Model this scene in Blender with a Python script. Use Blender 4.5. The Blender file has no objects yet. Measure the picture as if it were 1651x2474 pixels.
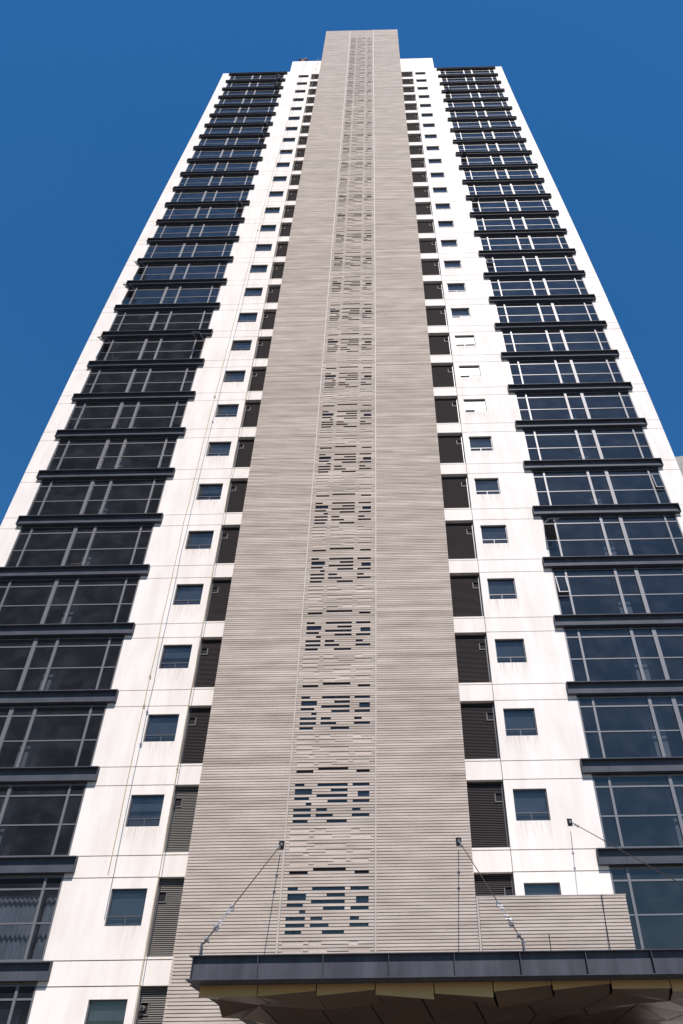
import bpy, math, random
from mathutils import Vector, Matrix, noise
random.seed(7)
sc = bpy.context.scene
COL = sc.collection

# ------------------------------------------------------------------ camera
EYE = 1.6
PITCH, YAW, ROLL, CAM_D = 0.68405, -0.01135, -0.01112, 20.787
cp, sp, cy, sy = math.cos(PITCH), math.sin(PITCH), math.cos(YAW), math.sin(YAW)
fwd = Vector((sy*cp, cy*cp, sp)); rgt = Vector((cy, -sy, 0)); upv = rgt.cross(fwd)
cr, sr = math.cos(ROLL), math.sin(ROLL)
r2 = rgt*cr + upv*sr; u2 = upv*cr - rgt*sr
cam = bpy.data.cameras.new('camera')
cam.sensor_fit = 'HORIZONTAL'; cam.sensor_width = 36.0
cam.lens = 36.0*1600/1651
cam.shift_x = -95/1651; cam.shift_y = 180/1651
cam.clip_start = 0.1; cam.clip_end = 3000
camo = bpy.data.objects.new('camera', cam); COL.objects.link(camo)
camo.matrix_world = Matrix(((r2.x, u2.x, -fwd.x, 0), (r2.y, u2.y, -fwd.y, -CAM_D), (r2.z, u2.z, -fwd.z, EYE), (0, 0, 0, 1)))
sc.camera = camo

# ------------------------------------------------------------------ sky, sun, exposure
SUN = Vector((0.155, -1.0, 1.25)).normalized()
ELEV = math.asin(SUN.z)
world = bpy.data.worlds.new('World'); sc.world = world; world.use_nodes = True
wn = world.node_tree.nodes; wl = world.node_tree.links
wn.clear()
sky = wn.new('ShaderNodeTexSky'); sky.sky_type = 'NISHITA'; sky.sun_disc = False
sky.sun_elevation = ELEV; sky.sun_rotation = math.atan2(SUN.x, SUN.y)
sky.altitude = 0; sky.air_density = 1.5; sky.dust_density = 0.15; sky.ozone_density = 8.0
hs = wn.new('ShaderNodeHueSaturation'); hs.inputs['Saturation'].default_value = 1.23
bgn = wn.new('ShaderNodeBackground'); bgn.inputs['Strength'].default_value = 0.10
wo = wn.new('ShaderNodeOutputWorld')
wl.new(sky.outputs[0], hs.inputs['Color']); wl.new(hs.outputs[0], bgn.inputs[0]); wl.new(bgn.outputs[0], wo.inputs[0])
sun = bpy.data.lights.new('sun', 'SUN'); sun.energy = 4.6; sun.angle = math.radians(0.5); sun.color = (1.0, 0.925, 0.86)
suno = bpy.data.objects.new('sun', sun); COL.objects.link(suno)
suno.rotation_euler = SUN.to_track_quat('Z', 'Y').to_euler(); suno.location = (20, -120, 150)
sc.view_settings.view_transform = 'Standard'; sc.view_settings.look = 'None'
sc.view_settings.gamma = 1.0; sc.view_settings.use_curve_mapping = False
sc.view_settings.exposure = 0.21
sc.cycles.max_bounces = 8; sc.cycles.transparent_max_bounces = 12
sc.cycles.caustics_reflective = False; sc.cycles.caustics_refractive = False

# ------------------------------------------------------------------ materials
def nodes_of(m):
    m.use_nodes = True
    nt = m.node_tree; nt.nodes.clear()
    return nt, nt.nodes, nt.links
def mk(name, a, b=None, streak=0.0, rough=0.6, metal=0.0, scale=(1, 1, 1), nscale=3.0, detail=5, spec=0.5, bump=0.0, bscale=(1, 1, 1), lo=0.35, hi=0.7, speck=0.0, ior=1.45, per=0.0):
    """two-tone noise material driven by world position"""
    m = bpy.data.materials.new(name); nt, N, L = nodes_of(m)
    out = N.new('ShaderNodeOutputMaterial'); p = N.new('ShaderNodeBsdfPrincipled'); L.new(p.outputs[0], out.inputs[0])
    p.inputs['Roughness'].default_value = rough; p.inputs['Metallic'].default_value = metal
    p.inputs['Specular IOR Level'].default_value = spec; p.inputs['IOR'].default_value = ior
    if b is None and not bump:
        p.inputs['Base Color'].default_value = (*a, 1); return m
    geo = N.new('ShaderNodeNewGeometry'); mp = N.new('ShaderNodeMapping'); mp.inputs['Scale'].default_value = scale
    L.new(geo.outputs['Position'], mp.inputs[0])
    nz = N.new('ShaderNodeTexNoise'); nz.inputs['Scale'].default_value = nscale; nz.inputs['Detail'].default_value = detail
    L.new(mp.outputs[0], nz.inputs['Vector'])
    cr = N.new('ShaderNodeValToRGB'); cr.color_ramp.elements[0].position = lo; cr.color_ramp.elements[1].position = hi
    cr.color_ramp.elements[0].color = (*a, 1); cr.color_ramp.elements[1].color = (*(b or a), 1)
    L.new(nz.outputs[0], cr.inputs[0])
    col = cr.outputs[0]
    if streak:      # rain streaks: narrow, tall blotches
        n4 = N.new('ShaderNodeTexNoise'); n4.inputs['Scale'].default_value = 1.0; n4.inputs['Detail'].default_value = 6
        m4 = N.new('ShaderNodeMapping'); m4.inputs['Scale'].default_value = (7.0, 1.0, 0.55)
        L.new(geo.outputs['Position'], m4.inputs[0]); L.new(m4.outputs[0], n4.inputs['Vector'])
        c4 = N.new('ShaderNodeValToRGB'); c4.color_ramp.elements[0].position = 0.52; c4.color_ramp.elements[1].position = 0.78
        c4.color_ramp.elements[0].color = (1, 1, 1, 1); c4.color_ramp.elements[1].color = (1-streak*.7, 1-streak, 1-streak*1.2, 1)
        L.new(n4.outputs[0], c4.inputs[0])
        mx = N.new('ShaderNodeMixRGB'); mx.blend_type = 'MULTIPLY'; mx.inputs[0].default_value = 1
        L.new(col, mx.inputs[1]); L.new(c4.outputs[0], mx.inputs[2]); col = mx.outputs[0]
    if speck:
        n2 = N.new('ShaderNodeTexNoise'); n2.inputs['Scale'].default_value = 14; n2.inputs['Detail'].default_value = 3
        L.new(geo.outputs['Position'], n2.inputs['Vector'])
        c2 = N.new('ShaderNodeValToRGB'); c2.color_ramp.elements[0].position = 0.60; c2.color_ramp.elements[1].position = 0.72
        c2.color_ramp.elements[0].color = (1, 1, 1, 1); c2.color_ramp.elements[1].color = (1-speck,)*3 + (1,)
        L.new(n2.outputs[0], c2.inputs[0])
        mx = N.new('ShaderNodeMixRGB'); mx.blend_type = 'MULTIPLY'; mx.inputs[0].default_value = 1
        L.new(col, mx.inputs[1]); L.new(c2.outputs[0], mx.inputs[2]); col = mx.outputs[0]
    if per:
        isl = N.new('ShaderNodeMapRange'); isl.inputs[3].default_value = 1-per; isl.inputs[4].default_value = 1+per
        L.new(geo.outputs['Random Per Island'], isl.inputs[0])
        mx = N.new('ShaderNodeMixRGB'); mx.blend_type = 'MULTIPLY'; mx.inputs[0].default_value = 1
        L.new(col, mx.inputs[1]); L.new(isl.outputs[0], mx.inputs[2]); col = mx.outputs[0]
    L.new(col, p.inputs['Base Color'])
    if bump:
        n3 = N.new('ShaderNodeTexNoise'); n3.inputs['Scale'].default_value = 20; n3.inputs['Detail'].default_value = 4
        m3 = N.new('ShaderNodeMapping'); m3.inputs['Scale'].default_value = bscale
        L.new(geo.outputs['Position'], m3.inputs[0]); L.new(m3.outputs[0], n3.inputs['Vector'])
        bp = N.new('ShaderNodeBump'); bp.inputs['Strength'].default_value = bump; bp.inputs['Distance'].default_value = 0.02
        L.new(n3.outputs[0], bp.inputs['Height']); L.new(bp.outputs[0], p.inputs['Normal'])
    return m
def mk_glass(name, tint, ior, rough=0.012, wav=0.015):
    m = bpy.data.materials.new(name); nt, N, L = nodes_of(m)
    out = N.new('ShaderNodeOutputMaterial'); mix = N.new('ShaderNodeMixShader')
    tr = N.new('ShaderNodeBsdfTransparent'); tr.inputs[0].default_value = (*tint, 1)
    gl = N.new('ShaderNodeBsdfGlossy'); gl.inputs['Roughness'].default_value = rough; gl.inputs[0].default_value = (0.95, 0.94, 0.92, 1)
    fr = N.new('ShaderNodeFresnel'); fr.inputs[0].default_value = ior
    geo = N.new('ShaderNodeNewGeometry'); nz = N.new('ShaderNodeTexNoise'); nz.inputs['Scale'].default_value = 0.9; nz.inputs['Detail'].default_value = 2
    bp = N.new('ShaderNodeBump'); bp.inputs['Strength'].default_value = wav*10; bp.inputs['Distance'].default_value = 0.011
    L.new(geo.outputs['Position'], nz.inputs['Vector']); L.new(nz.outputs[0], bp.inputs['Height']); L.new(bp.outputs[0], gl.inputs['Normal'])
    # dust film: thin diffuse veil, stronger in blotches
    dn = N.new('ShaderNodeTexNoise'); dn.inputs['Scale'].default_value = 1.3; dn.inputs['Detail'].default_value = 6
    L.new(geo.outputs['Position'], dn.inputs['Vector'])
    dr = N.new('ShaderNodeMapRange'); dr.inputs[1].default_value = 0.45; dr.inputs[2].default_value = 0.8; dr.inputs[3].default_value = 0.028; dr.inputs[4].default_value = 0.075
    L.new(dn.outputs[0], dr.inputs[0])
    df = N.new('ShaderNodeBsdfDiffuse'); df.inputs[0].default_value = (0.30, 0.33, 0.38, 1)
    mix2 = N.new('ShaderNodeMixShader')
    inv = N.new('ShaderNodeMath'); inv.operation = 'SUBTRACT'; inv.inputs[0].default_value = 1.0; L.new(geo.outputs['Backfacing'], inv.inputs[1])
    mul = N.new('ShaderNodeMath'); mul.operation = 'MULTIPLY'; L.new(fr.outputs[0], mul.inputs[0]); L.new(inv.outputs[0], mul.inputs[1])
    L.new(mul.outputs[0], mix.inputs[0]); L.new(tr.outputs[0], mix.inputs[1]); L.new(gl.outputs[0], mix.inputs[2])
    L.new(dr.outputs[0], mix2.inputs[0]); L.new(mix.outputs[0], mix2.inputs[1]); L.new(df.outputs[0], mix2.inputs[2])
    L.new(mix2.outputs[0], out.inputs[0])
    return m
M = {}
M['white'] = mk('white_paint', (0.74, 0.68, 0.64), (0.83, 0.78, 0.745), rough=0.7, scale=(1.6, 1, 0.35), nscale=1.1, detail=7, lo=0.3, hi=0.62, speck=0.05, bump=0.06, spec=0.25, streak=0.07)
def drip(m, xc):
    # run-off marks below the window sill, in the panel's own coordinates (sill 0.91 m above the panel's foot)
    nt = m.node_tree; N, L = nt.nodes, nt.links
    p = next(n for n in N if n.type == 'BSDF_PRINCIPLED'); src = p.inputs['Base Color'].links[0].from_socket
    tc = N.new('ShaderNodeTexCoord'); sx = N.new('ShaderNodeSeparateXYZ'); L.new(tc.outputs['Object'], sx.inputs[0])
    def mr(inp, a, b, c, d):
        n = N.new('ShaderNodeMapRange'); n.inputs[1].default_value = a; n.inputs[2].default_value = b; n.inputs[3].default_value = c; n.inputs[4].default_value = d
        L.new(inp, n.inputs[0]); return n.outputs[0]
    def mt(op, a, b):
        n = N.new('ShaderNodeMath'); n.operation = op
        for i, v in enumerate((a, b)):
            if isinstance(v, (int, float)): n.inputs[i].default_value = v
            else: L.new(v, n.inputs[i])
        return n.outputs[0]
    fade = mr(sx.outputs['Z'], 0.15, 0.90, 0.0, 1.0); below = mt('LESS_THAN', sx.outputs['Z'], 0.93)
    ax = mt('ABSOLUTE', mt('SUBTRACT', sx.outputs['X'], xc), 0); wide = mr(ax, 0.52, 0.66, 1.0, 0.0)
    geo = N.new('ShaderNodeNewGeometry'); mp = N.new('ShaderNodeMapping'); mp.inputs['Scale'].default_value = (9, 1, 0.7); L.new(geo.outputs['Position'], mp.inputs[0])
    nz = N.new('ShaderNodeTexNoise'); nz.inputs['Scale'].default_value = 1.6; nz.inputs['Detail'].default_value = 5; L.new(mp.outputs[0], nz.inputs['Vector'])
    st = mr(nz.outputs[0], 0.42, 0.70, 0.0, 1.0)
    f = mt('MULTIPLY', mt('MULTIPLY', mt('MULTIPLY', fade, below), wide), mt('MULTIPLY', st, 0.55))
    mx = N.new('ShaderNodeMixRGB'); mx.blend_type = 'MIX'; L.new(f, mx.inputs[0]); L.new(src, mx.inputs[1]); mx.inputs[2].default_value = (0.46, 0.35, 0.29, 1)
    L.new(mx.outputs[0], p.inputs['Base Color']); return m
for k_, xc_ in (('white_l', 0.65), ('white_r', -0.65)):
    M[k_] = drip(M['white'].copy(), xc_); M[k_].name = 'stained_white_paint'
M['core'] = mk('joint_sealant', (0.16, 0.15, 0.15), rough=0.9, spec=0.2)
M['batten'] = mk('weathered_batten', (0.40, 0.335, 0.288), (0.54, 0.463, 0.41), rough=0.75, scale=(0.55, 1, 2.6), nscale=1.3, detail=9, lo=0.3, hi=0.7, speck=0.16, spec=0.2, bump=0.25, bscale=(0.3, 1, 2), per=0.15)
M['trim'] = mk('pale_trim', (0.40, 0.35, 0.315), (0.48, 0.425, 0.385), rough=0.6)
M['shaft_back'] = mk('shaft_backing', (0.10, 0.09, 0.085), rough=0.9)
M['steel'] = mk('dark_painted_steel', (0.060, 0.067, 0.086), (0.085, 0.093, 0.115), rough=0.55, nscale=1.5, spec=0.2)
M['fascia'] = mk('fascia_steel', (0.048, 0.05, 0.066), (0.075, 0.078, 0.098), rough=0.55, spec=0.18, scale=(3, 1, 0.5), nscale=2.0, detail=8, speck=0.1)
M['alu'] = mk('window_aluminium', (0.165, 0.165, 0.18), rough=0.45, metal=0.25)
M['frame'] = mk('dark_window_frame', (0.085, 0.09, 0.105), rough=0.4, metal=0.2)
M['slat'] = mk('louver_metal', (0.080, 0.070, 0.072), rough=0.85, spec=0.15)
M['slat_pale'] = mk('pale_louver_metal', (0.23, 0.215, 0.205), rough=0.6)
M['duct'] = mk('duct_metal', (0.14, 0.135, 0.135), rough=0.6)
M['glare'] = mk('painted_sun_glare', (0.13, 0.14, 0.16), (0.20, 0.21, 0.23), rough=0.36, nscale=3)  # sun glare on window glass, painted as a pale pane colour
M['void'] = mk('dark_void', (0.012, 0.012, 0.016), rough=0.9)  # solid black parts, and plates that stand in for shaded depth
M['glass'] = mk_glass('tinted_glass', (0.60, 0.62, 0.66), 1.62)
M['glass_blue'] = mk_glass('blue_grey_glass', (0.60, 0.63, 0.67), 1.65)
M['slab'] = mk('ceiling_paint', (0.33, 0.31, 0.30), rough=0.9)
M['pillar'] = mk('interior_pillar', (0.50, 0.50, 0.48), rough=0.9)
M['blind'] = mk('roller_blind', (0.20, 0.225, 0.25), rough=0.9)
M['curtain'] = mk('curtain_cloth', (0.45, 0.50, 0.52), (0.60, 0.65, 0.66), rough=0.95, nscale=4)
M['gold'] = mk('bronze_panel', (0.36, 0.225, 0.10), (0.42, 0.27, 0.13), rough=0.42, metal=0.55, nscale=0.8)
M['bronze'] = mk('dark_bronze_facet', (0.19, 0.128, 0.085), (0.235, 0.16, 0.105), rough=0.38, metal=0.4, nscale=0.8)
M['wire'] = mk('rusty_wire', (0.05, 0.035, 0.03), rough=0.6, metal=0.5)
M['galv'] = mk('galvanised_steel', (0.52, 0.54, 0.56), rough=0.4, metal=0.8)
M['rope'] = mk('ochre_rope', (0.36, 0.29, 0.17), (0.50, 0.42, 0.28), rough=0.9, nscale=12)
M['rust'] = mk('rusted_iron', (0.13, 0.06, 0.035), (0.20, 0.10, 0.06), rough=0.8, nscale=9)
M['concrete'] = mk('grey_concrete', (0.27, 0.26, 0.25), (0.36, 0.35, 0.335), rough=0.85, nscale=0.5, detail=8)
M['ground'] = mk('paving', (0.13, 0.122, 0.112), (0.20, 0.188, 0.172), rough=0.9, nscale=0.7, detail=8, speck=0.15)
M['cardboard'] = mk('red_brown_box', (0.28, 0.10, 0.06), (0.34, 0.14, 0.09), rough=0.8)
M['tan'] = mk('tan_lid', (0.42, 0.30, 0.18), rough=0.8)
M['neighbour'] = mk('brown_render', (0.12, 0.105, 0.10), (0.15, 0.13, 0.12), rough=0.85, nscale=0.3)
M['neighbour_glass'] = mk('neighbour_glass', (0.03, 0.03, 0.035), rough=0.2)

# ------------------------------------------------------------------ facade coordinates
# u = metres from the tower's centre line, d = metres out from the white wall, z = metres on the storey scale (3 m storeys)
X0 = -1.68915; ZW = 90.19666; DS = 2.1456
def wz(zu):
    t = (zu-45)/45; return zu - 0.22566*t*t - 2.19733*(t**3-t)
def F(u, d, zu):
    z = wz(zu); t = (z-43)/43
    return (X0 + u*(1 - 0.04834*t*t + 0.03489*t**3), -d, z+EYE)
def W(n): return ZW - 3.0*n                      # top of the small windows on storey n (0 = top storey)

class MB:
    def __init__(s): s.v = []; s.f = []; s.mi = []; s.m = 0
    def quad(s, pts):
        k = len(s.v); s.v += pts; s.f.append(tuple(range(k, k+len(pts)))); s.mi.append(s.m)
    def hexa(s, p):      # 8 points: bottom 4 ccw from front-left, top 4
        k = len(s.v); s.v += p
        for q in ((0, 3, 2, 1), (4, 5, 6, 7), (0, 1, 5, 4), (1, 2, 6, 5), (2, 3, 7, 6), (3, 0, 4, 7)):
            s.f.append(tuple(k+i for i in q)); s.mi.append(s.m)
    def box(s, u0, u1, d0, d1, z0, z1, fn=F):    # d1 = front (outer)
        if u0 > u1: u0, u1 = u1, u0
        s.hexa([fn(u0, d1, z0), fn(u1, d1, z0), fn(u1, d0, z0), fn(u0, d0, z0), fn(u0, d1, z1), fn(u1, d1, z1), fn(u1, d0, z1), fn(u0, d0, z1)])
    def wbox(s, x0, x1, y0, y1, z0, z1):
        s.box(x0, x1, y0, y1, z0, z1, fn=lambda x, y, z: (x, y, z)) if False else s.hexa([(x0, y0, z0), (x1, y0, z0), (x1, y1, z0), (x0, y1, z0), (x0, y0, z1), (x1, y0, z1), (x1, y1, z1), (x0, y1, z1)])
    def tube(s, path, r, seg=6, radii=None):
        path = [Vector(p) for p in path]; k0 = len(s.v); n = len(path)
        for i, p in enumerate(path):
            t = (path[min(i+1, n-1)] - path[max(i-1, 0)]).normalized()
            a = t.orthogonal().normalized() if abs(t.z) > 0.95 else t.cross(Vector((0, 0, 1))).normalized()
            b = t.cross(a); rr = radii[i] if radii else r
            for j in range(seg):
                an = 2*math.pi*j/seg; s.v.append(tuple(p + a*math.cos(an)*rr + b*math.sin(an)*rr))
        for i in range(n-1):
            for j in range(seg):
                s.f.append((k0+i*seg+j, k0+i*seg+(j+1) % seg, k0+(i+1)*seg+(j+1) % seg, k0+(i+1)*seg+j)); s.mi.append(s.m)
        s.f.append(tuple(k0+j for j in reversed(range(seg)))); s.mi.append(s.m)
        s.f.append(tuple(k0+(n-1)*seg+j for j in range(seg))); s.mi.append(s.m)
    def panel(s, u0, u1, z0, z1, d, th, hole=None):
        us = [u0, u1] if not hole else [u0, hole[0], hole[1], u1]
        zs = [z0, z1] if not hole else [z0, hole[2], hole[3], z1]
        if not hole: s.box(u0, u1, d-th, d, z0, z1); return
        for i in range(3):
            for j in range(3):
                if i == 1 and j == 1: continue
                for dd, rev in ((d, False), (d-th, True)):
                    q = [F(us[i], dd, zs[j]), F(us[i+1], dd, zs[j]), F(us[i+1], dd, zs[j+1]), F(us[i], dd, zs[j+1])]
                    s.quad(q[::-1] if rev else q)
        a, b, c, e = hole; g = d-th
        s.quad([F(a, d, c), F(a, d, e), F(a, g, e), F(a, g, c)][::-1]); s.quad([F(b, d, c), F(b, d, e), F(b, g, e), F(b, g, c)])
        s.quad([F(a, d, c), F(b, d, c), F(b, g, c), F(a, g, c)]); s.quad([F(a, d, e), F(b, d, e), F(b, g, e), F(a, g, e)][::-1])
        s.quad([F(u0, d, z0), F(u0, d, z1), F(u0, g, z1), F(u0, g, z0)][::1]); s.quad([F(u1, d, z0), F(u1, d, z1), F(u1, g, z1), F(u1, g, z0)][::-1])
        s.quad([F(u0, d, z0), F(u1, d, z0), F(u1, g, z0), F(u0, g, z0)][::-1]); s.quad([F(u0, d, z1), F(u1, d, z1), F(u1, g, z1), F(u0, g, z1)])
def build(name, mb, mats, parent=None, kind=None, recalc=True):
    me = bpy.data.meshes.new(name)
    o = bpy.data.objects.new(name, me)
    # put the origin at the base centre
    xs = [p[0] for p in mb.v]; ys = [p[1] for p in mb.v]; zs = [p[2] for p in mb.v]
    c = Vector(((min(xs)+max(xs))/2, (min(ys)+max(ys))/2, min(zs)))
    me.from_pydata([(p[0]-c.x, p[1]-c.y, p[2]-c.z) for p in mb.v], [], mb.f)
    if not isinstance(mats, (list, tuple)): mats = [mats]
    for m in mats: me.materials.append(m)
    if len(mats) > 1: me.polygons.foreach_set('material_index', mb.mi)
    me.update()
    COL.objects.link(o)
    o.location = c
    if parent is not None:
        o.parent = parent; o.location = c - parent.get('_w', Vector()) if False else c - WLOC.get(parent.name, Vector())
    WLOC[o.name] = c
    if kind: o['kind'] = kind
    return o
WLOC = {}
def thing(name, label, cat, loc, group=None):
    o = bpy.data.objects.new(name, None); COL.objects.link(o); o.location = loc; o.empty_display_size = 0.3
    WLOC[o.name] = Vector(loc)
    o['label'] = label; o['category'] = cat
    if group: o['group'] = group
    return o
def tag(o, label, cat, group=None):
    o['label'] = label; o['category'] = cat
    if group: o['group'] = group

# ------------------------------------------------------------------ ground
g = MB(); g.quad([(-1500, -1500, 0), (1500, -1500, 0), (1500, 1500, 0), (-1500, 1500, 0)])
build('ground', g, M['ground'], kind='structure')

# ------------------------------------------------------------------ the tower
tower = thing('apartment_tower', 'tall white apartment tower with dark glazed bays and a central grey batten shaft', 'building', (X0, 6, 0))
NF = 30
ZB0 = -1.5
UE, UO, UI = 15.70, 14.72, 8.69         # wing edge, glazing outer and inner edge
UR = 5.645                              # recess edge
BACK = -13.0
TOPW, TOPC = 91.75, 96.6
LEVELS = 34
def stack(mb, u0, u1, d0, d1, z0, z1):   # a tall box cut at every storey so that it follows the wall
    n = max(1, int(round((z1-z0)/3)))
    for i in range(n):
        mb.box(u0, u1, d0, d1, z0+(z1-z0)*i/n, z0+(z1-z0)*(i+1)/n)
for s in (-1, 1):
    c = MB()
    stack(c, s*2.0, s*(UI-0.006), BACK, -0.27, ZB0, TOPW-0.25)
    stack(c, s*2.0, s*8.12, BACK, -0.205, TOPW-0.25, TOPC-0.02)
    stack(c, s*(UO+0.006), s*(UE-0.02), BACK, -0.27, ZB0, TOPW-0.25)
    stack(c, s*(UI-0.006), s*(UO+0.006), BACK, -3.6, ZB0, TOPW-0.25)
    build('wall_core', c, M['core'], tower)
c = MB(); stack(c, -2.0, 2.0, BACK, -0.27, ZB0, TOPC-0.25); build('wall_core', c, M['core'], tower)

JT = 0.030/2
TH = 0.20
for s in (-1, 1):
    S = lambda a: s*a
    for n in range(NF):
        w = W(n)
        zt, zb = w+0.33, w-2.0       # main panel between joints
        top_strip = w+1.0 if n > 0 else None
        # inner main panel with the small-window opening
        p = MB(); a, b = sorted((S(UR), S(UI)))
        hole = sorted((S(5.93), S(7.07)))
        p.panel(a+ (0 if s > 0 else 0), b, zb+JT, zt-JT, 0, TH, (hole[0], hole[1], w-1.075, w))
        build('wall_panel', p, M['white_r' if s > 0 else 'white_l'], tower)
        p = MB(); p.panel(*sorted((S(UO), S(UE))), zb+JT, zt-JT, 0, TH); build('wall_panel', p, M['white'], tower)
        if n > 0:
            p = MB(); p.panel(a, b, zt+JT, w+1.0-JT, 0, TH); build('wall_panel', p, M['white'], tower)
            p = MB(); p.panel(*sorted((S(UO), S(UE))), zt+JT, w+1.0-JT, 0, TH); build('wall_panel', p, M['white'], tower)
            p = MB(); p.panel(*sorted((S(4.0), S(UR-0.022))), zt, w+1.0-JT, 0.0, TH); build('spandrel_panel', p, M['white'], tower)
        p = MB(); p.panel(*sorted((S(4.0), S(UR-0.022))), w-2.0+JT, w-1.92, 0.0, TH); build('ledge', p, M['white'], tower)
    # parapets and base
    w = W(0)
    p = MB(); p.panel(*sorted((S(UR), S(8.14))), w+0.33+JT, 95.4-JT, 0, TH); build('wall_panel', p, M['white'], tower)
    p = MB(); p.panel(*sorted((S(8.15), S(UI))), w+0.33+JT, TOPW, 0, TH); build('wall_panel', p, M['white'], tower)
    p = MB(); p.panel(*sorted((S(4.0), S(UR-0.022))), w+0.33, 95.4-JT, 0, TH); build('wall_panel', p, M['white'], tower)
    p = MB(); p.panel(*sorted((S(4.0), S(8.14))), 95.4+JT, TOPC, 0, TH); build('parapet_cap', p, M['white'], tower)
    p = MB(); p.panel(*sorted((S(UO), S(UE))), w+0.33+JT, TOPW, 0, TH); build('wall_panel', p, M['white'], tower)
    p = MB(); p.panel(*sorted((S(UI), S(UO))), w+0.95, TOPW-0.1, -0.10, TH); build('wall_panel', p, M['white'], tower)
    z0 = W(NF-1)-2.0-JT
    p = MB(); p.panel(*sorted((S(4.0), S(UE))), ZB0, z0, -0.01, TH); build('base_wall', p, M['white'], tower)

# glazed bays -------------------------------------------------------
MUL = [(8.69, 8.75), (9.215, 9.30), (11.265, 11.385), (12.125, 12.285), (14.145, 14.23), (14.66, 14.72)]
GD = -0.035       # glass plane
TIMEOUT = 0
OPEN = {(1, 23, 0): 58, (1, 24, 0): 9, (1, 15, 0): 12, (1, 3, 0): 50, (1, 12, 0): 40, (1, 9, 0): 50, (1, 22, 4): 4,
        (-1, 16, 4): 48, (-1, 15, 4): 45, (-1, 18, 4): 50, (-1, 18, 0): 60, (-1, 1, 0): 60, (-1, 2, 0): 60, (-1, 6, 0): 38, (-1, 7, 0): 38, (-1, 12, 0): 45}
upper_panes = MB()
small_upper = MB()
for s in (-1, 1):
    for n in range(NF):
        if s > 0 and n == NF-1: pass
        w = W(n)
        zh, zm, zb = w+0.03, w-0.96, w-2.0       # head transom, mid transom, sill
        ztop = w+0.42
        f = MB()
        D0, D1 = GD-0.05, GD+0.030
        for k, (a, b) in enumerate(MUL):
            f.box(s*a, s*b, D0, D1+(0.015 if k in (2, 3) else 0.0), zb, ztop)
        for i in range(5):
            a, b = MUL[i][1]+0.002, MUL[i+1][0]-0.002
            for z, h in ((zh, 0.055), (zm, 0.045), (zb+0.03, 0.05), (ztop-0.04, 0.04)):
                f.box(s*a, s*b, D0+0.004, D1-0.012, z-h/2, z+h/2)
        fr = build('bay_window', f, M['alu'], tower)
        for i in range(5):
            a, b = MUL[i][1], MUL[i+1][0]
            for r, (z0, z1) in enumerate(((zm+0.022, zh-0.027), (zb+0.055, zm-0.022), (zh+0.027, ztop-0.06))):
                ang = OPEN.get((s, n, i)) if r == 0 else None
                if ang:
                    # top-hung sash swung outwards about its head
                    q = MB(); h = z1-z0; an = math.radians(ang)
                    def fn(u, d, z, z1=z1, an=an, h=h):
                        L = z1-z; return F(u, GD+0.05+math.sin(an)*L+d*math.cos(an), z1-math.cos(an)*L+d*math.sin(an))
                    e = 0.04
                    q.box(s*(a+.01), s*(a+.01+e), 0, .035, z0, z1, fn); q.box(s*(b-.01-e), s*(b-.01), 0, .035, z0, z1, fn)
                    q.box(s*(a+.01+e), s*(b-.01-e), 0, .035, z1-e, z1, fn); q.box(s*(a+.01+e), s*(b-.01-e), 0, .035, z0, z0+e, fn)
                    sash = build('sash', q, M['alu'], fr)
                    q = MB(); q.box(s*(a+.01+e), s*(b-.01-e), .012, .02, z0+e, z1-e, fn); build('sash_glass', q, M['glass'], fr)
                    continue
                if n >= 22 and not (s > 0 and n == NF-1):
                    q = MB(); q.box(s*a, s*b, GD-0.008, GD, z0, z1); build('pane', q, M['glass'], fr)
                else:
                    upper_panes.box(s*a, s*b, GD-0.008, GD, z0, z1)
        # floor slab behind the beam, part of the tower
        q = MB(); q.box(s*UI, s*UO, -3.6, -0.10, w+0.43, w+0.98); build('floor_slab', q, M['slab'], tower)
    q = MB()
    stack(q, s*11.45, s*11.95, -1.3, -0.8, ZB0, TOPW-1.2); build('interior_column', q, M['pillar'], tower)

# sunshade beams ----------------------------------------------------
for s in (-1, 1):
    for n in range(NF):
        w = W(n); q = MB()
        a, b = 8.37, 14.93
        zt, zb = w+0.97, w+0.47
        fl = fb = 0.17; wd = 0.018
        q.box(s*a, s*b, -0.09, fl, zt-0.03, zt)
        q.box(s*a, s*b, -0.09, fb, zb, zb+0.03)
        cuts = [a+0.012, a+0.95, b-0.95, b-0.012]
        for i in range(3):
            q.box(s*(cuts[i]+0.004), s*(cuts[i+1]-0.004), wd-0.014, wd, zb+0.03, zt-0.03)
        for (e0, e1) in ((a, a+0.012), (b-0.012, b)):     # tapered end plates
            e0, e1 = sorted((s*e0, s*e1))
            q.hexa([F(e0, fb-.012, zb+.03), F(e1, fb-.012, zb+.03), F(e1, .004, zb+.03), F(e0, .004, zb+.03), F(e0, fl-.012, zt-.03), F(e1, fl-.012, zt-.03), F(e1, .004, zt-.03), F(e0, .004, zt-.03)])
        q.box(s*(UI+.002), s*(UO-.002), -0.098, 0.003, zb+0.031, zt-0.031)
        build('sunshade_beam', q, M['steel'], tower)

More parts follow.
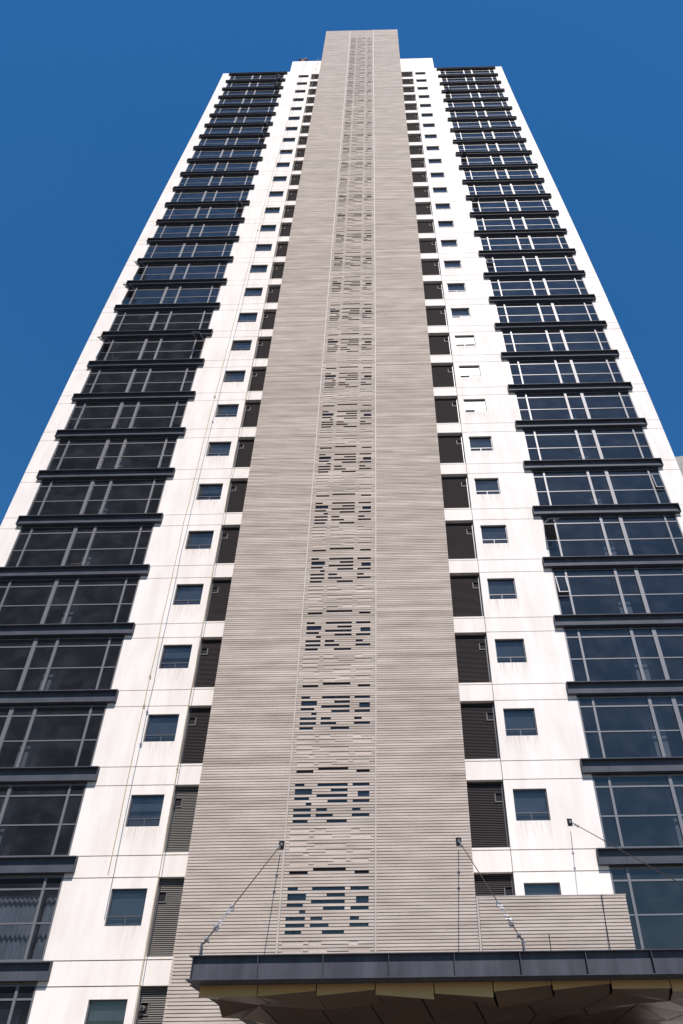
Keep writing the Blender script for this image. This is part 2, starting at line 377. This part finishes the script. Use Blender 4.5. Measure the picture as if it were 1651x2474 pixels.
# small windows -----------------------------------------------------
for s in (-1, 1):
    for n in range(NF):
        w = W(n); q = MB()
        a, b = 5.932, 7.068
        zt, zb = w-0.002, w-1.073
        zr = w-0.79; e = 0.032
        D0, D1 = -0.13, -0.075
        q.box(s*a, s*(a+e), D0, D1, zb, zt); q.box(s*(b-e), s*b, D0, D1, zb, zt)
        q.box(s*(a+e), s*(b-e), D0, D1, zt-e, zt); q.box(s*(a+e), s*(b-e), D0, D1, zb, zb+e)
        q.box(s*(a+e), s*(b-e), D0, D1-0.004, zr-0.02, zr+0.02)
        mid = 6.47
        q.box(s*(mid-0.018), s*(mid+0.018), D0, D1-0.004, zb+e, zr-0.02)
        fr = build('small_window', q, M['frame'], tower)
        for (u0, u1, z0, z1) in ((a+e, b-e, zr+.02, zt-e), (a+e, mid-.018, zb+e, zr-.02), (mid+.018, b-e, zb+e, zr-.02)):
            glare = s > 0 and ((n in (18, 19, 20) and z1 > zr) or (n in (17, 19, 20) and z1 < zr and u0 > mid))  # right-hand panes that carry the painted sun glare
            if glare:
                q = MB(); q.box(s*u0, s*u1, -0.108, -0.10, z0, z1); build('glare_pane', q, M['glare'], fr)
            elif n >= 17 and not (s > 0 and n == NF-1):
                q = MB(); q.box(s*u0, s*u1, -0.108, -0.10, z0, z1); build('pane', q, M['glass_blue'], fr)
            else:
                upper_panes.box(s*u0, s*u1, -0.108, -0.10, z0, z1)
        random.seed(n*7+s)
        q = MB(); q.box(s*a, s*b, -0.20, -0.19, zb if random.random() < .75 else w-0.5, zt); build('blind', q, M['blind'], fr)
build('upper_panes', upper_panes, M['glass'], tower, kind='stuff')

# louvers -----------------------------------------------------------
far_slats = MB(); far_pale = MB()
for s in (-1, 1):
    for n in range(NF):
        w = W(n); zt, zb = w+0.32, w-1.915
        a, b = 4.0, UR-0.03
        q = MB()
        q.box(s*(b-0.035), s*b, -0.26, -0.165, zb, zt)
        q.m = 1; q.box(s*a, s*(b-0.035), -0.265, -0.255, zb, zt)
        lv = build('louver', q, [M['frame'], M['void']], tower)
        own = (s < 0 and n >= 27) or (s > 0 and 26 <= n <= 28)
        pale = s < 0 and n >= 27
        N_ = 40; pt = (zt-zb)/N_
        du0, du1, dz0, dz1 = b-0.26, b-0.04, w-0.36, w-0.10
        for i in range(N_):
            z = zb+pt*i
            def fn(u, d, zz): return F(u, d, zz)
            q = MB() if own else (far_pale if pale else far_slats)
            ue = b-0.037
            if dz0-0.03 < z < dz1: ue = du0-0.03
            # tilted blade: outer edge low, inner edge high
            u0, u1 = sorted((s*a, s*ue))
            q.hexa([F(u0, -0.17, z), F(u1, -0.17, z), F(u1, -0.235, z+0.038), F(u0, -0.235, z+0.038),
                    F(u0, -0.17, z+0.020), F(u1, -0.17, z+0.020), F(u1, -0.235, z+0.050), F(u0, -0.235, z+0.050)])
            if own: build('slat', q, M['slat_pale'] if pale else M['slat'], lv)
        q = MB()
        q.box(s*du0, s*(du0-0.03), -0.24, -0.135, dz0-0.03, dz1+.002); q.box(s*du0, s*du1, -0.24, -0.135, dz0-0.03, dz0)
        q.m = 1; q.box(s*(du0+.001), s*du1, -0.24, -0.215, dz0+.001, dz1)
        build('duct_outlet', q, [M['duct'], M['void']], lv)
build('louver_slats', far_slats, M['slat'], tower, kind='stuff')
if far_pale.v: build('pale_louver_slats', far_pale, M['slat_pale'], tower, kind='stuff')

# central shaft -----------------------------------------------------
US, UJ = 4.134, 1.337
STOP = 99.85
q = MB()
stack(q, -US+0.05, -UJ-0.01, -0.3, DS-0.055, ZB0, STOP-0.02); stack(q, UJ+0.01, US-0.05, -0.3, DS-0.055, ZB0, STOP-0.02)
stack(q, -UJ-0.01, UJ+0.01, -0.3, DS-0.30, ZB0, STOP-0.02)
shaft = build('lift_shaft', q, M['shaft_back'], tower)
PT = 3.0/35
# per storey: row -> list of (from, to, kind) across the centre strip, 'o' open, 'r' recessed
PAT = {0: [(.321, .682, 'o')], 1: [(.061, .265, 'o'), (.778, .938, 'o')],
 6: [(.057, .169, 'o'), (.322, .680, 'o'), (.737, .937, 'o')], 8: [(.06, .262, 'o'), (.482, .68, 'o')], 9: [(.06, .262, 'o'), (.80, .936, 'o')],
 10: [(.317, .68, 'o'), (.80, .936, 'o')], 11: [(.058, .233, 'o')], 12: [(.448, .68, 'o'), (.742, .937, 'o')], 13: [(.197, .264, 'o')],
 15: [(.057, .263, 'o'), (.32, .447, 'o'), (.738, .835, 'o')], 17: [(.058, .263, 'o'), (.318, .517, 'o'), (.735, .937, 'o')], 19: [(.058, .231, 'o'), (.448, .68, 'o')],
 22: [(.04, .26, 'r'), (.313, .446, 'r'), (.731, .829, 'r')], 24: [(.04, .26, 'r'), (.313, .513, 'r'), (.73, .958, 'r')], 26: [(.04, .235, 'r')], 27: [(.322, .68, 'r')],
 28: [(.044, .235, 'r')], 29: [(.45, .68, 'r'), (.755, .96, 'r')], 30: [(.20, .267, 'r')], 32: [(.541, .68, 'r'), (.734, .935, 'r')], 33: [(.062, .267, 'r'), (.322, .483, 'r')]}
def W2U(w): return -UJ + 0.03 + (2*UJ-0.06)*w
bat_far = MB(); n_own = 0; slot_plates = MB()
ZSTART = 0.6
row_lo = int(math.floor((ZSTART-6.0)/PT)); row_hi = int(math.floor((STOP-6.0)/PT))
GAPZ = 0.020
def batten(u0, u1, d0, d1, z0, z1, own):
    global n_own
    if own and n_own < 298:
        q = MB(); q.box(u0, u1, d0, d1, z0, z1); build('batten', q, M['batten'], shaft); n_own += 1
    else: bat_far.box(u0, u1, d0, d1, z0, z1)
for r in range(row_lo, row_hi+1):
    z0 = 6.0+r*PT; z1 = min(z0+PT-GAPZ, STOP)
    if z1-z0 < 0.02: continue
    jit = lambda: random.uniform(-.004, .004)
    seen = z0 > 4.1
    batten(-US, -UJ-0.028, DS-0.055, DS+jit(), z0, z1, z0 < 7.9 and z0 > 2.0)
    batten(UJ+0.028, US, DS-0.055, DS+jit(), z0, z1, seen and z0 < 7.6)
    segs = PAT.get((-r) % 35, []) if z0 < 96.2 else []
    x = 0.0
    for (a, b, k) in segs + [(1.0, 1.0, 'x')]:
        if a > x: batten(W2U(x), W2U(a), DS-0.043, DS+jit(), z0, z1, seen and z0 < 6.7)
        if k == 'r': batten(W2U(a)+.002, W2U(b)-.002, DS-0.09, DS-0.020, z0-GAPZ, z1+GAPZ, seen and z0 < 6.7)
        if k == 'o' and (-r) % 35 in (0, 1):     # near-black plates over the glass stand for the shade in the two deep slots
            slot_plates.box(W2U(a), W2U(b), DS-.0455, DS-.0435, z0-GAPZ, z1+GAPZ)
        x = b
build('batten_field', bat_far, M['batten'], shaft, kind='stuff')
build('dark_slot_plates', slot_plates, M['void'], shaft, kind='stuff')
# glass behind the openings
q = MB(); stack(q, -UJ+0.03, UJ-0.03, DS-0.056, DS-0.046, ZB0, 36.0)
for (u0, u1) in ((-UJ-0.028, -UJ+0.028), (UJ-0.028, UJ+0.028)):
    t = MB(); stack(t, u0+.003, u1-.003, DS-0.06, DS+0.012, ZB0, STOP); build('trim', t, M['trim'], shaft)
for k in range(16):     # pale flashing strips at the cladding joints
    zj = 6.0+PT*((3+2*k)*35)-GAPZ
    if 48 < zj < 98:
        for (u0, u1) in ((-US, -UJ-.03), (UJ+.03, US)):
            t = MB(); t.box(u0, u1, DS-.05, DS+.008, zj-.012, zj+GAPZ); build('joint_strip', t, M['trim'], shaft)
build('strip_glass', q, M['glass_blue'], shaft)

# ------------------------------------------------------------------ podium wall
pod = thing('podium_wall', 'low wall of grey horizontal battens beside the shaft above the canopy', 'wall', F(6.2, 1.0, -1.4))
q = MB(); q.box(US+0.09, 8.27, -0.28, DS-0.06, ZB0, 5.22); build('wall_core', q, M['shaft_back'], pod)
z = 5.235; k = 0
UV = 7.63
while z > 2.2:
    z0 = z-PT+GAPZ
    lo = z < 4.36
    segs = [(US+0.075, 6.03), (6.055, UV-.012), (UV+.012, 8.31)] if lo else [(US+0.075, UV-.012), (UV+.012, 8.31)]
    for (a, b) in segs:
        q = MB(); q.box(a, b, DS-0.06, DS+random.uniform(-.004, .004), z0, z); build('batten', q, M['batten'], pod)
    z -= PT*1.02
q = MB(); stack(q, US+0.012, US+0.065, DS-0.06, DS+0.008, 1.0, 5.235); build('trim', q, M['trim'], pod)
q = MB(); q.box(US+0.012, 8.33, -0.20, DS+0.012, 5.237, 5.262); build('coping', q, M['trim'], pod)

# ------------------------------------------------------------------ entrance canopy
CD = 9.8
canopy = thing('entrance_canopy', 'steel framed entrance canopy with dark fascia beam and folded bronze soffit', 'canopy', (3.5, -6, 0))
E_ = EYE
def C(x, d, z): return (x, -d, z+E_)
def cbox(mb, x0, x1, d0, d1, z0, z1): mb.hexa([C(x0, d1, z0), C(x1, d1, z0), C(x1, d0, z0), C(x0, d0, z0), C(x0, d1, z1), C(x1, d1, z1), C(x1, d0, z1), C(x0, d0, z1)])
XL, XR = -2.95, 10.2
ZT, ZBm = 1.972, 1.652
q = MB()
cbox(q, XL, XR, CD-0.015, CD, ZBm+0.012, ZT-0.012)        # web
cbox(q, XL-0.05, XR, CD-0.38, CD+0.075, ZT-0.012, ZT)           # upper flange
cbox(q, XL-0.05, XR, CD-0.38, CD+0.075, ZBm, ZBm+0.012)
build('fascia_beam', q, M['fascia'], canopy)
q = MB()
cbox(q, XL, XL+0.015, 2.16, CD-0.016, ZBm+0.012, ZT-0.012); cbox(q, XL-0.10, XL+0.10, 2.16, CD-0.381, ZT-0.012, ZT); cbox(q, XL-0.10, XL+0.10, 2.16, CD-0.381, ZBm, ZBm+0.012)
build('side_beam', q, M['fascia'], canopy)
for k in range(14):
    x = XL+0.003+0.9575*k if k else XL+0.004
    q = MB(); cbox(q, x, x+0.010, CD+0.001, CD+0.066, ZBm+0.0125, ZT-0.0125); build('stiffener', q, M['fascia'], canopy)
q = MB(); cbox(q, XL+0.02, XR, 2.16, CD-0.39, ZT-0.05, ZT-0.02); build('roof_deck', q, M['fascia'], canopy)
# folded bronze soffit: front lip panels and triangular facets behind
xs = [-2.90+0.8735*k for k in range(15)]
zlip = [(1.50, 1.505), (1.50, 1.565), (1.50, 1.568), (1.505, 1.435), (1.51, 1.45), (1.525, 1.60), (1.535, 1.61), (1.54, 1.54)]
rows_d = [9.40, 8.85, 8.15, 7.3, 6.3, 5.2, 4.0, 2.3]
random.seed(12)
zmap = {}
def znode(i, j):
    if (i, j) not in zmap: zmap[(i, j)] = 1.50 + random.uniform(-0.17, 0.15) if j > 0 else 1.5
    return zmap[(i, j)]
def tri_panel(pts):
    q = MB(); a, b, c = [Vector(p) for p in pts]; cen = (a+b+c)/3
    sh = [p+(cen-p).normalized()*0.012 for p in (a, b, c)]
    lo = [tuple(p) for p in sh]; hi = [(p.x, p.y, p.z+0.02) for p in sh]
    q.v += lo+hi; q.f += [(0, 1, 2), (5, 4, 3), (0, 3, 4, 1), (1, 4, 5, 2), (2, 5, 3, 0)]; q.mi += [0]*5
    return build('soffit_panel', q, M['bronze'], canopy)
for i in range(14):
    a, b = xs[i]+0.007, xs[i+1]-0.007
    zl, zr = zlip[i % 8]
    q = MB()
    q.hexa([C(a, 9.415, zl), C(b, 9.415, zr), C(b, 9.40, zr), C(a, 9.40, zl), C(a, 9.415, ZBm-.001), C(b, 9.415, ZBm-.001), C(b, 9.40, ZBm-.001), C(a, 9.40, ZBm-.001)])
    build('soffit_panel', q, M['gold'], canopy)
    for j in range(len(rows_d)-1):
        d0, d1 = rows_d[j], rows_d[j+1]
        off0 = 0 if j == 0 else 0.16*math.sin(j*2.3); off1 = 0.16*math.sin((j+1)*2.3)
        inset = lambda jj: 0.0 if i or not jj else 0.10+0.05*jj*(jj % 2)
        A = C(a+(off0 if i else inset(j)), d0, (zl if j == 0 else znode(i, j))); B = C(b+off0, d0, (zr if j == 0 else znode(i+1, j)))
        Cc = C(b+off1, d1, znode(i+1, j+1)); Dd = C(a+(off1 if i else inset(j+1)), d1, znode(i, j+1))
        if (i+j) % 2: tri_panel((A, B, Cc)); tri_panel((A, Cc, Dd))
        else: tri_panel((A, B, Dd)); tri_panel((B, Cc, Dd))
q = MB()
for x in (2.2, 7.5): cbox(q, x-.15, x+.15, 5.0, 5.3, -E_, 1.9)
build('column', q, M['fascia'], canopy)

# ------------------------------------------------------------------ tension cables
def V3(*a): return Vector(a)
def clip(mb, p, t, side, sz):
    # U-bolt wire-rope clip: saddle block, bow and two nuts
    n = side.cross(t).normalized()
    def pt(a, b, c): return tuple(p + t*a*sz + side*b*sz + n*c*sz)
    mb.hexa([pt(-.5, -1.0, -.9), pt(.5, -1.0, -.9), pt(.5, 1.0, -.9), pt(-.5, 1.0, -.9), pt(-.5, -1.0, .1), pt(.5, -1.0, .1), pt(.5, 1.0, .1), pt(-.5, 1.0, .1)])
    mb.tube([pt(0, -.8, -1.7), pt(0, -.8, .5), pt(0, -.5, 1.1), pt(0, .5, 1.1), pt(0, .8, .5), pt(0, .8, -1.7)], .22*sz, 5)
def cable(label, A, B, turn, clips, plate_d):
    t = (B-A).normalized(); side = t.cross(V3(0, 0, 1)).normalized(); n = side.cross(t)
    root = thing('support_cable', label, 'cable', A, 'steel stay cables holding up the entrance canopy')
    at = lambda k: A+(B-A)*k
    q = MB(); q.tube([at(0.012), at(turn[0])], 0.011, 6); q.tube([at(turn[1]), at(.985)], 0.011, 6); build('wire', q, M['wire'], root)
    # turnbuckle: two jaws, two side bars and threaded rods
    q = MB(); a, b = at(turn[0]), at(turn[1]); L = (b-a).length
    for sgn in (-1, 1): q.tube([a+t*L*.25+side*.022*sgn, b-t*L*.25+side*.022*sgn], .009, 6)
    q.tube([a+t*L*.12, a+t*L*.30], .018, 6); q.tube([b-t*L*.30, b-t*L*.12], .018, 6)
    q.tube([a+t*L*.24-side*.03, a+t*L*.24+side*.03], .014, 6); q.tube([b-t*L*.24-side*.03, b-t*L*.24+side*.03], .014, 6)
    build('turnbuckle', q, M['galv'], root)
    for e, sg in ((a, 1), (b, -1)):      # bow shackles at both ends
        q = MB(); path = [e+t*sg*(.02+.10*math.sin(math.pi*k/8))*1.0 + side*.035*math.cos(math.pi*k/8) for k in range(9)]
        q.tube(path, .010, 6); q.tube([e-side*.05+t*sg*.01, e+side*.05+t*sg*.01], .010, 6); build('shackle', q, M['galv'], root)
    for k in clips:
        q = MB(); clip(q, at(k), t, side, .034); build('wire_clip', q, M['galv'], root)
    q = MB(); w, h = .075, .105
    q.box(A.x-w, A.x+w, plate_d, plate_d+.018, A.z-h, A.z+h, fn=lambda x, d, z: (x, -d, z)); 
    build('anchor_plate', q, M['void'], root)
    q = MB(); pa = V3(A.x, -plate_d-.018, A.z)
    q.tube([pa, A+t*.03], .016, 6)
    q.tube([A+t*.02+side*.03*math.cos(an*math.pi/6)+n*.03*math.sin(an*math.pi/6) for an in range(12)], .010, 5); build('eye_bolt', q, M['galv'], root)
    # lug on the canopy edge
    q = MB(); e = B
    q.hexa([(e.x-.012, e.y-.03, ZT+EYE), (e.x+.012, e.y-.03, ZT+EYE), (e.x+.012, e.y+.09, ZT+EYE), (e.x-.012, e.y+.09, ZT+EYE),
            (e.x-.012, e.y-.005, e.z+.05), (e.x+.012, e.y-.005, e.z+.05), (e.x+.012, e.y+.045, e.z+.05), (e.x-.012, e.y+.045, e.z+.05)])
    build('lug', q, M['steel'], root)
    q = MB(); path = [e+t*.03-t*.09*math.sin(math.pi*k/8)+side*.03*math.cos(math.pi*k/8) for k in range(9)]; q.tube(path, .011, 6); build('shackle', q, M['galv'], root)
CLP = (.055, .085, .745, .758, .884, .897, .962)
cable('stay cable on the left running down to the canopy\'s left end', V3(-3.03, -DS-.06, 6.05+EYE), V3(-2.86, -CD, 2.10+EYE), (.765, .875), CLP, DS+.006)
cable('stay cable in the middle from the shaft\'s right side down across the podium wall', V3(1.86, -DS-.06, 6.07+EYE), V3(1.93, -CD, 2.10+EYE), (.765, .865), CLP, DS+.006)
cable('stay cable on the right anchored to the white wall and crossing the dark glazing', V3(5.585, -.06, 7.31+EYE), V3(5.70, -CD, 2.10+EYE), (.83, .90), (.05, .075, .81, .92), 0.0)

# ------------------------------------------------------------------ ropes, davit
rope_a = [(-8.12, 91.2), (-8.16, 86), (-8.23, 78.3), (-8.40, 66), (-8.56, 52.6), (-8.58, 42), (-8.60, 31.9), (-8.62, 27.6), (-8.58, 20), (-8.47, 14.8), (-8.36, 10), (-8.24, 7.0), (-8.22, 5.7)]
rope_b = [(-6.71, 92.0), (-6.78, 84), (-6.92, 75.6), (-7.0, 58), (-7.045, 42.3), (-7.05, 29.2), (-7.06, 26), (-6.98, 15.4), (-6.87, 9), (-6.84, 7.2), (-6.75, 2.1), (-6.7, -1.0)]
def rope(label, pts, e, knots, r, top):
    path = []
    rng = random.Random(len(pts))
    for (x0, z0), (x1, z1) in zip(pts, pts[1:]):
        m = max(1, int(abs(z1-z0)/1.2))
        for k in range(m):
            t = k/m; path.append((x0+(x1-x0)*t+rng.uniform(-.018, .018), -e+rng.uniform(-.03, .03), z0+(z1-z0)*t+EYE))
    path.append((pts[-1][0], -e, pts[-1][1]+EYE))
    full = [(top[0], .25, top[2]+EYE), (top[0], -.02, top[2]+EYE+.05), (top[0], -e*.6, top[2]+EYE+.02), (path[0][0], -e, path[0][2]+1.2)] + path
    root = thing('hanging_rope', label, 'rope', path[-1], 'ropes hanging down the facade beside the small windows')
    q = MB(); q.tube(full, r, 6); build('rope_strand', q, M['rope'], root)
    for kz in knots:
        j = min(range(len(path)), key=lambda i: abs(path[i][2]-EYE-kz)); p = Vector(path[j])
        q = MB(); q.tube([p+V3(0, 0, .07), p+V3(.02, -.015, .03), p+V3(-.03, .01, .0), p+V3(.035, .0, -.03), p+V3(-.01, 0, -.07), p+V3(.05, 0, -.11)], r*1.7, 6); build('knot', q, M['rope'], root)
rope('ochre rope hanging in front of the left column of small windows, ending loose', rope_a, .8, (12.4, 10.6, 29.5, 49), .014, (-8.1, 0, 95.1))
rope('ochre rope hanging along the left louver recess beside the shaft', rope_b, .62, (89, 9.0), .011, (-6.75, 0, 95.1))
dv = thing('roof_davit', 'small rusty davit standing on the left parapet edge', 'davit', F(-7.05, -.15, TOPC))
bx, by, bz = F(-7.05, -.15, TOPC)
q = MB(); q.wbox(bx-.35, bx+.35, by-.12, by+.5, bz, bz+.12); build('base_plate', q, M['rust'], dv)
q = MB(); q.wbox(bx-.16, bx+.16, by, by+.3, bz+.12, bz+1.15); q.wbox(bx+.16, bx+.34, by+.02, by+.26, bz+.12, bz+.65); build('winch', q, M['rust'], dv)
q = MB(); q.tube([(bx-.05, by+.1, bz+1.15), (bx-.05, by+.1, bz+1.75)], .11, 8); q.tube([(bx-.5, by+.1, bz+1.95), (bx-.1, by+.1, bz+1.72), (bx+.5, by+.1, bz+1.95)], .10, 8); build('arm', q, M['rust'], dv)

# ------------------------------------------------------------------ curtains, box and camera behind or on the facade
def curtain(label, s, a, b, z0, z1, d):
    q = MB(); N_ = int(abs(b-a)/.022); rng = random.Random(int(a*100)); ph = 0; prev = None
    for i in range(N_+1):
        u = a+(b-a)*i/N_; ph += rng.uniform(.5, 1.2); dd = d+.045*math.sin(ph)
        cur = (F(s*u, dd, z0), F(s*u, dd*.5+d*.5, z1))
        if prev: q.quad([prev[0], cur[0], cur[1], prev[1]])
        prev = cur
    tag(build('curtain', q, M['curtain']), label, 'curtain', 'pale curtains behind the lowest left glazing')
curtain('pale grey pleated curtain behind the lower left glazing beside the white wall', -1, 8.76, 9.22, W(28)-1.97, W(28)-0.08, -.32)
curtain('wide pale grey pleated curtain behind the big left pane above the bottom beam', -1, 9.29, 11.35, W(28)-1.97, W(28)-0.08, -.32)
curtain('dim grey pleated curtain in the bottommost left window', -1, 9.35, 11.35, W(29)-1.97, W(29)-0.12, -.75)
bxr = thing('storage_box', 'red-brown box with tan lid standing inside a left bay window', 'box', F(-12.15, -.7, W(23)-1.98))
q = MB(); q.box(-12.75, -11.55, -.95, -.45, W(23)-2.0, W(23)-1.42); build('box_body', q, M['cardboard'], bxr)
q = MB(); q.box(-12.45, -11.75, -.85, -.5, W(23)-1.418, W(23)-1.30); build('lid', q, M['tan'], bxr)
sx_, sy_, sz_ = F(-5.5, -.17, W(29)-0.22)
cm = thing('security_camera', 'small round security camera on the bottom left louver', 'camera', (sx_, sy_, sz_))
q = MB(); q.tube([(sx_, sy_+.02, sz_), (sx_, sy_-.10, sz_)], .062, 12); build('housing', q, M['slat_pale'], cm)
q = MB(); q.tube([(sx_, sy_-.101, sz_), (sx_, sy_-.112, sz_)], .045, 12); build('lens', q, M['void'], cm)
q = MB(); q.wbox(sx_-.07, sx_+.05, sy_-.06, sy_+.02, sz_-.17, sz_-.07); build('bracket', q, M['void'], cm)

# ------------------------------------------------------------------ buildings around
far = thing('distant_building', 'grey round-topped building peeking out behind the tower\'s right edge', 'building', (48, 42, 0))
q = MB(); N_ = 24; R = 15.5; xc = 35.2+R*0.62; ztop = 60.8+EYE
prof = [(xc-R, 0)] + [(xc-R*math.cos(math.pi*k/N_), ztop-4.2+4.2*math.sin(math.pi*k/N_)**.55) for k in range(N_+1)] + [(xc+R, 0)]
m_ = len(prof)
k0 = len(q.v); q.v += [(x, 30, z) for x, z in prof] + [(x, 50, z) for x, z in prof]
q.f.append(tuple(range(m_))); q.mi.append(0); q.f.append(tuple(range(2*m_-1, m_-1, -1))); q.mi.append(0)
for i in range(m_-1): q.f.append((i, i+m_, i+m_+1, i+1)); q.mi.append(0)
build('wall', q, M['concrete'], far)
for k in range(9):
    q = MB(); z = ztop-6-3.2*k; q.wbox(xc-R+.02, xc+R-.02, 29.94, 29.995, z, z+.06); build('band', q, M['core'], far)
nb = thing('neighbouring_tower', 'brown slab tower across the street, seen only mirrored in the left glazing', 'building', (-32, -34, 0))
q = MB(); q.wbox(-44, -21.8, -33, -26, 0, 92); build('wall', q, M['neighbour'], nb)
q = MB()
for k in range(28):
    for x in range(6):
        x0 = -43+3.5*x; q.wbox(x0, x0+2.2, -26.02, -25.95, 4+3.1*k, 5.5+3.1*k)
build('window_grid', q, M['neighbour_glass'], nb, kind='stuff')
print('battens own', n_own, 'objects', len(bpy.data.objects))
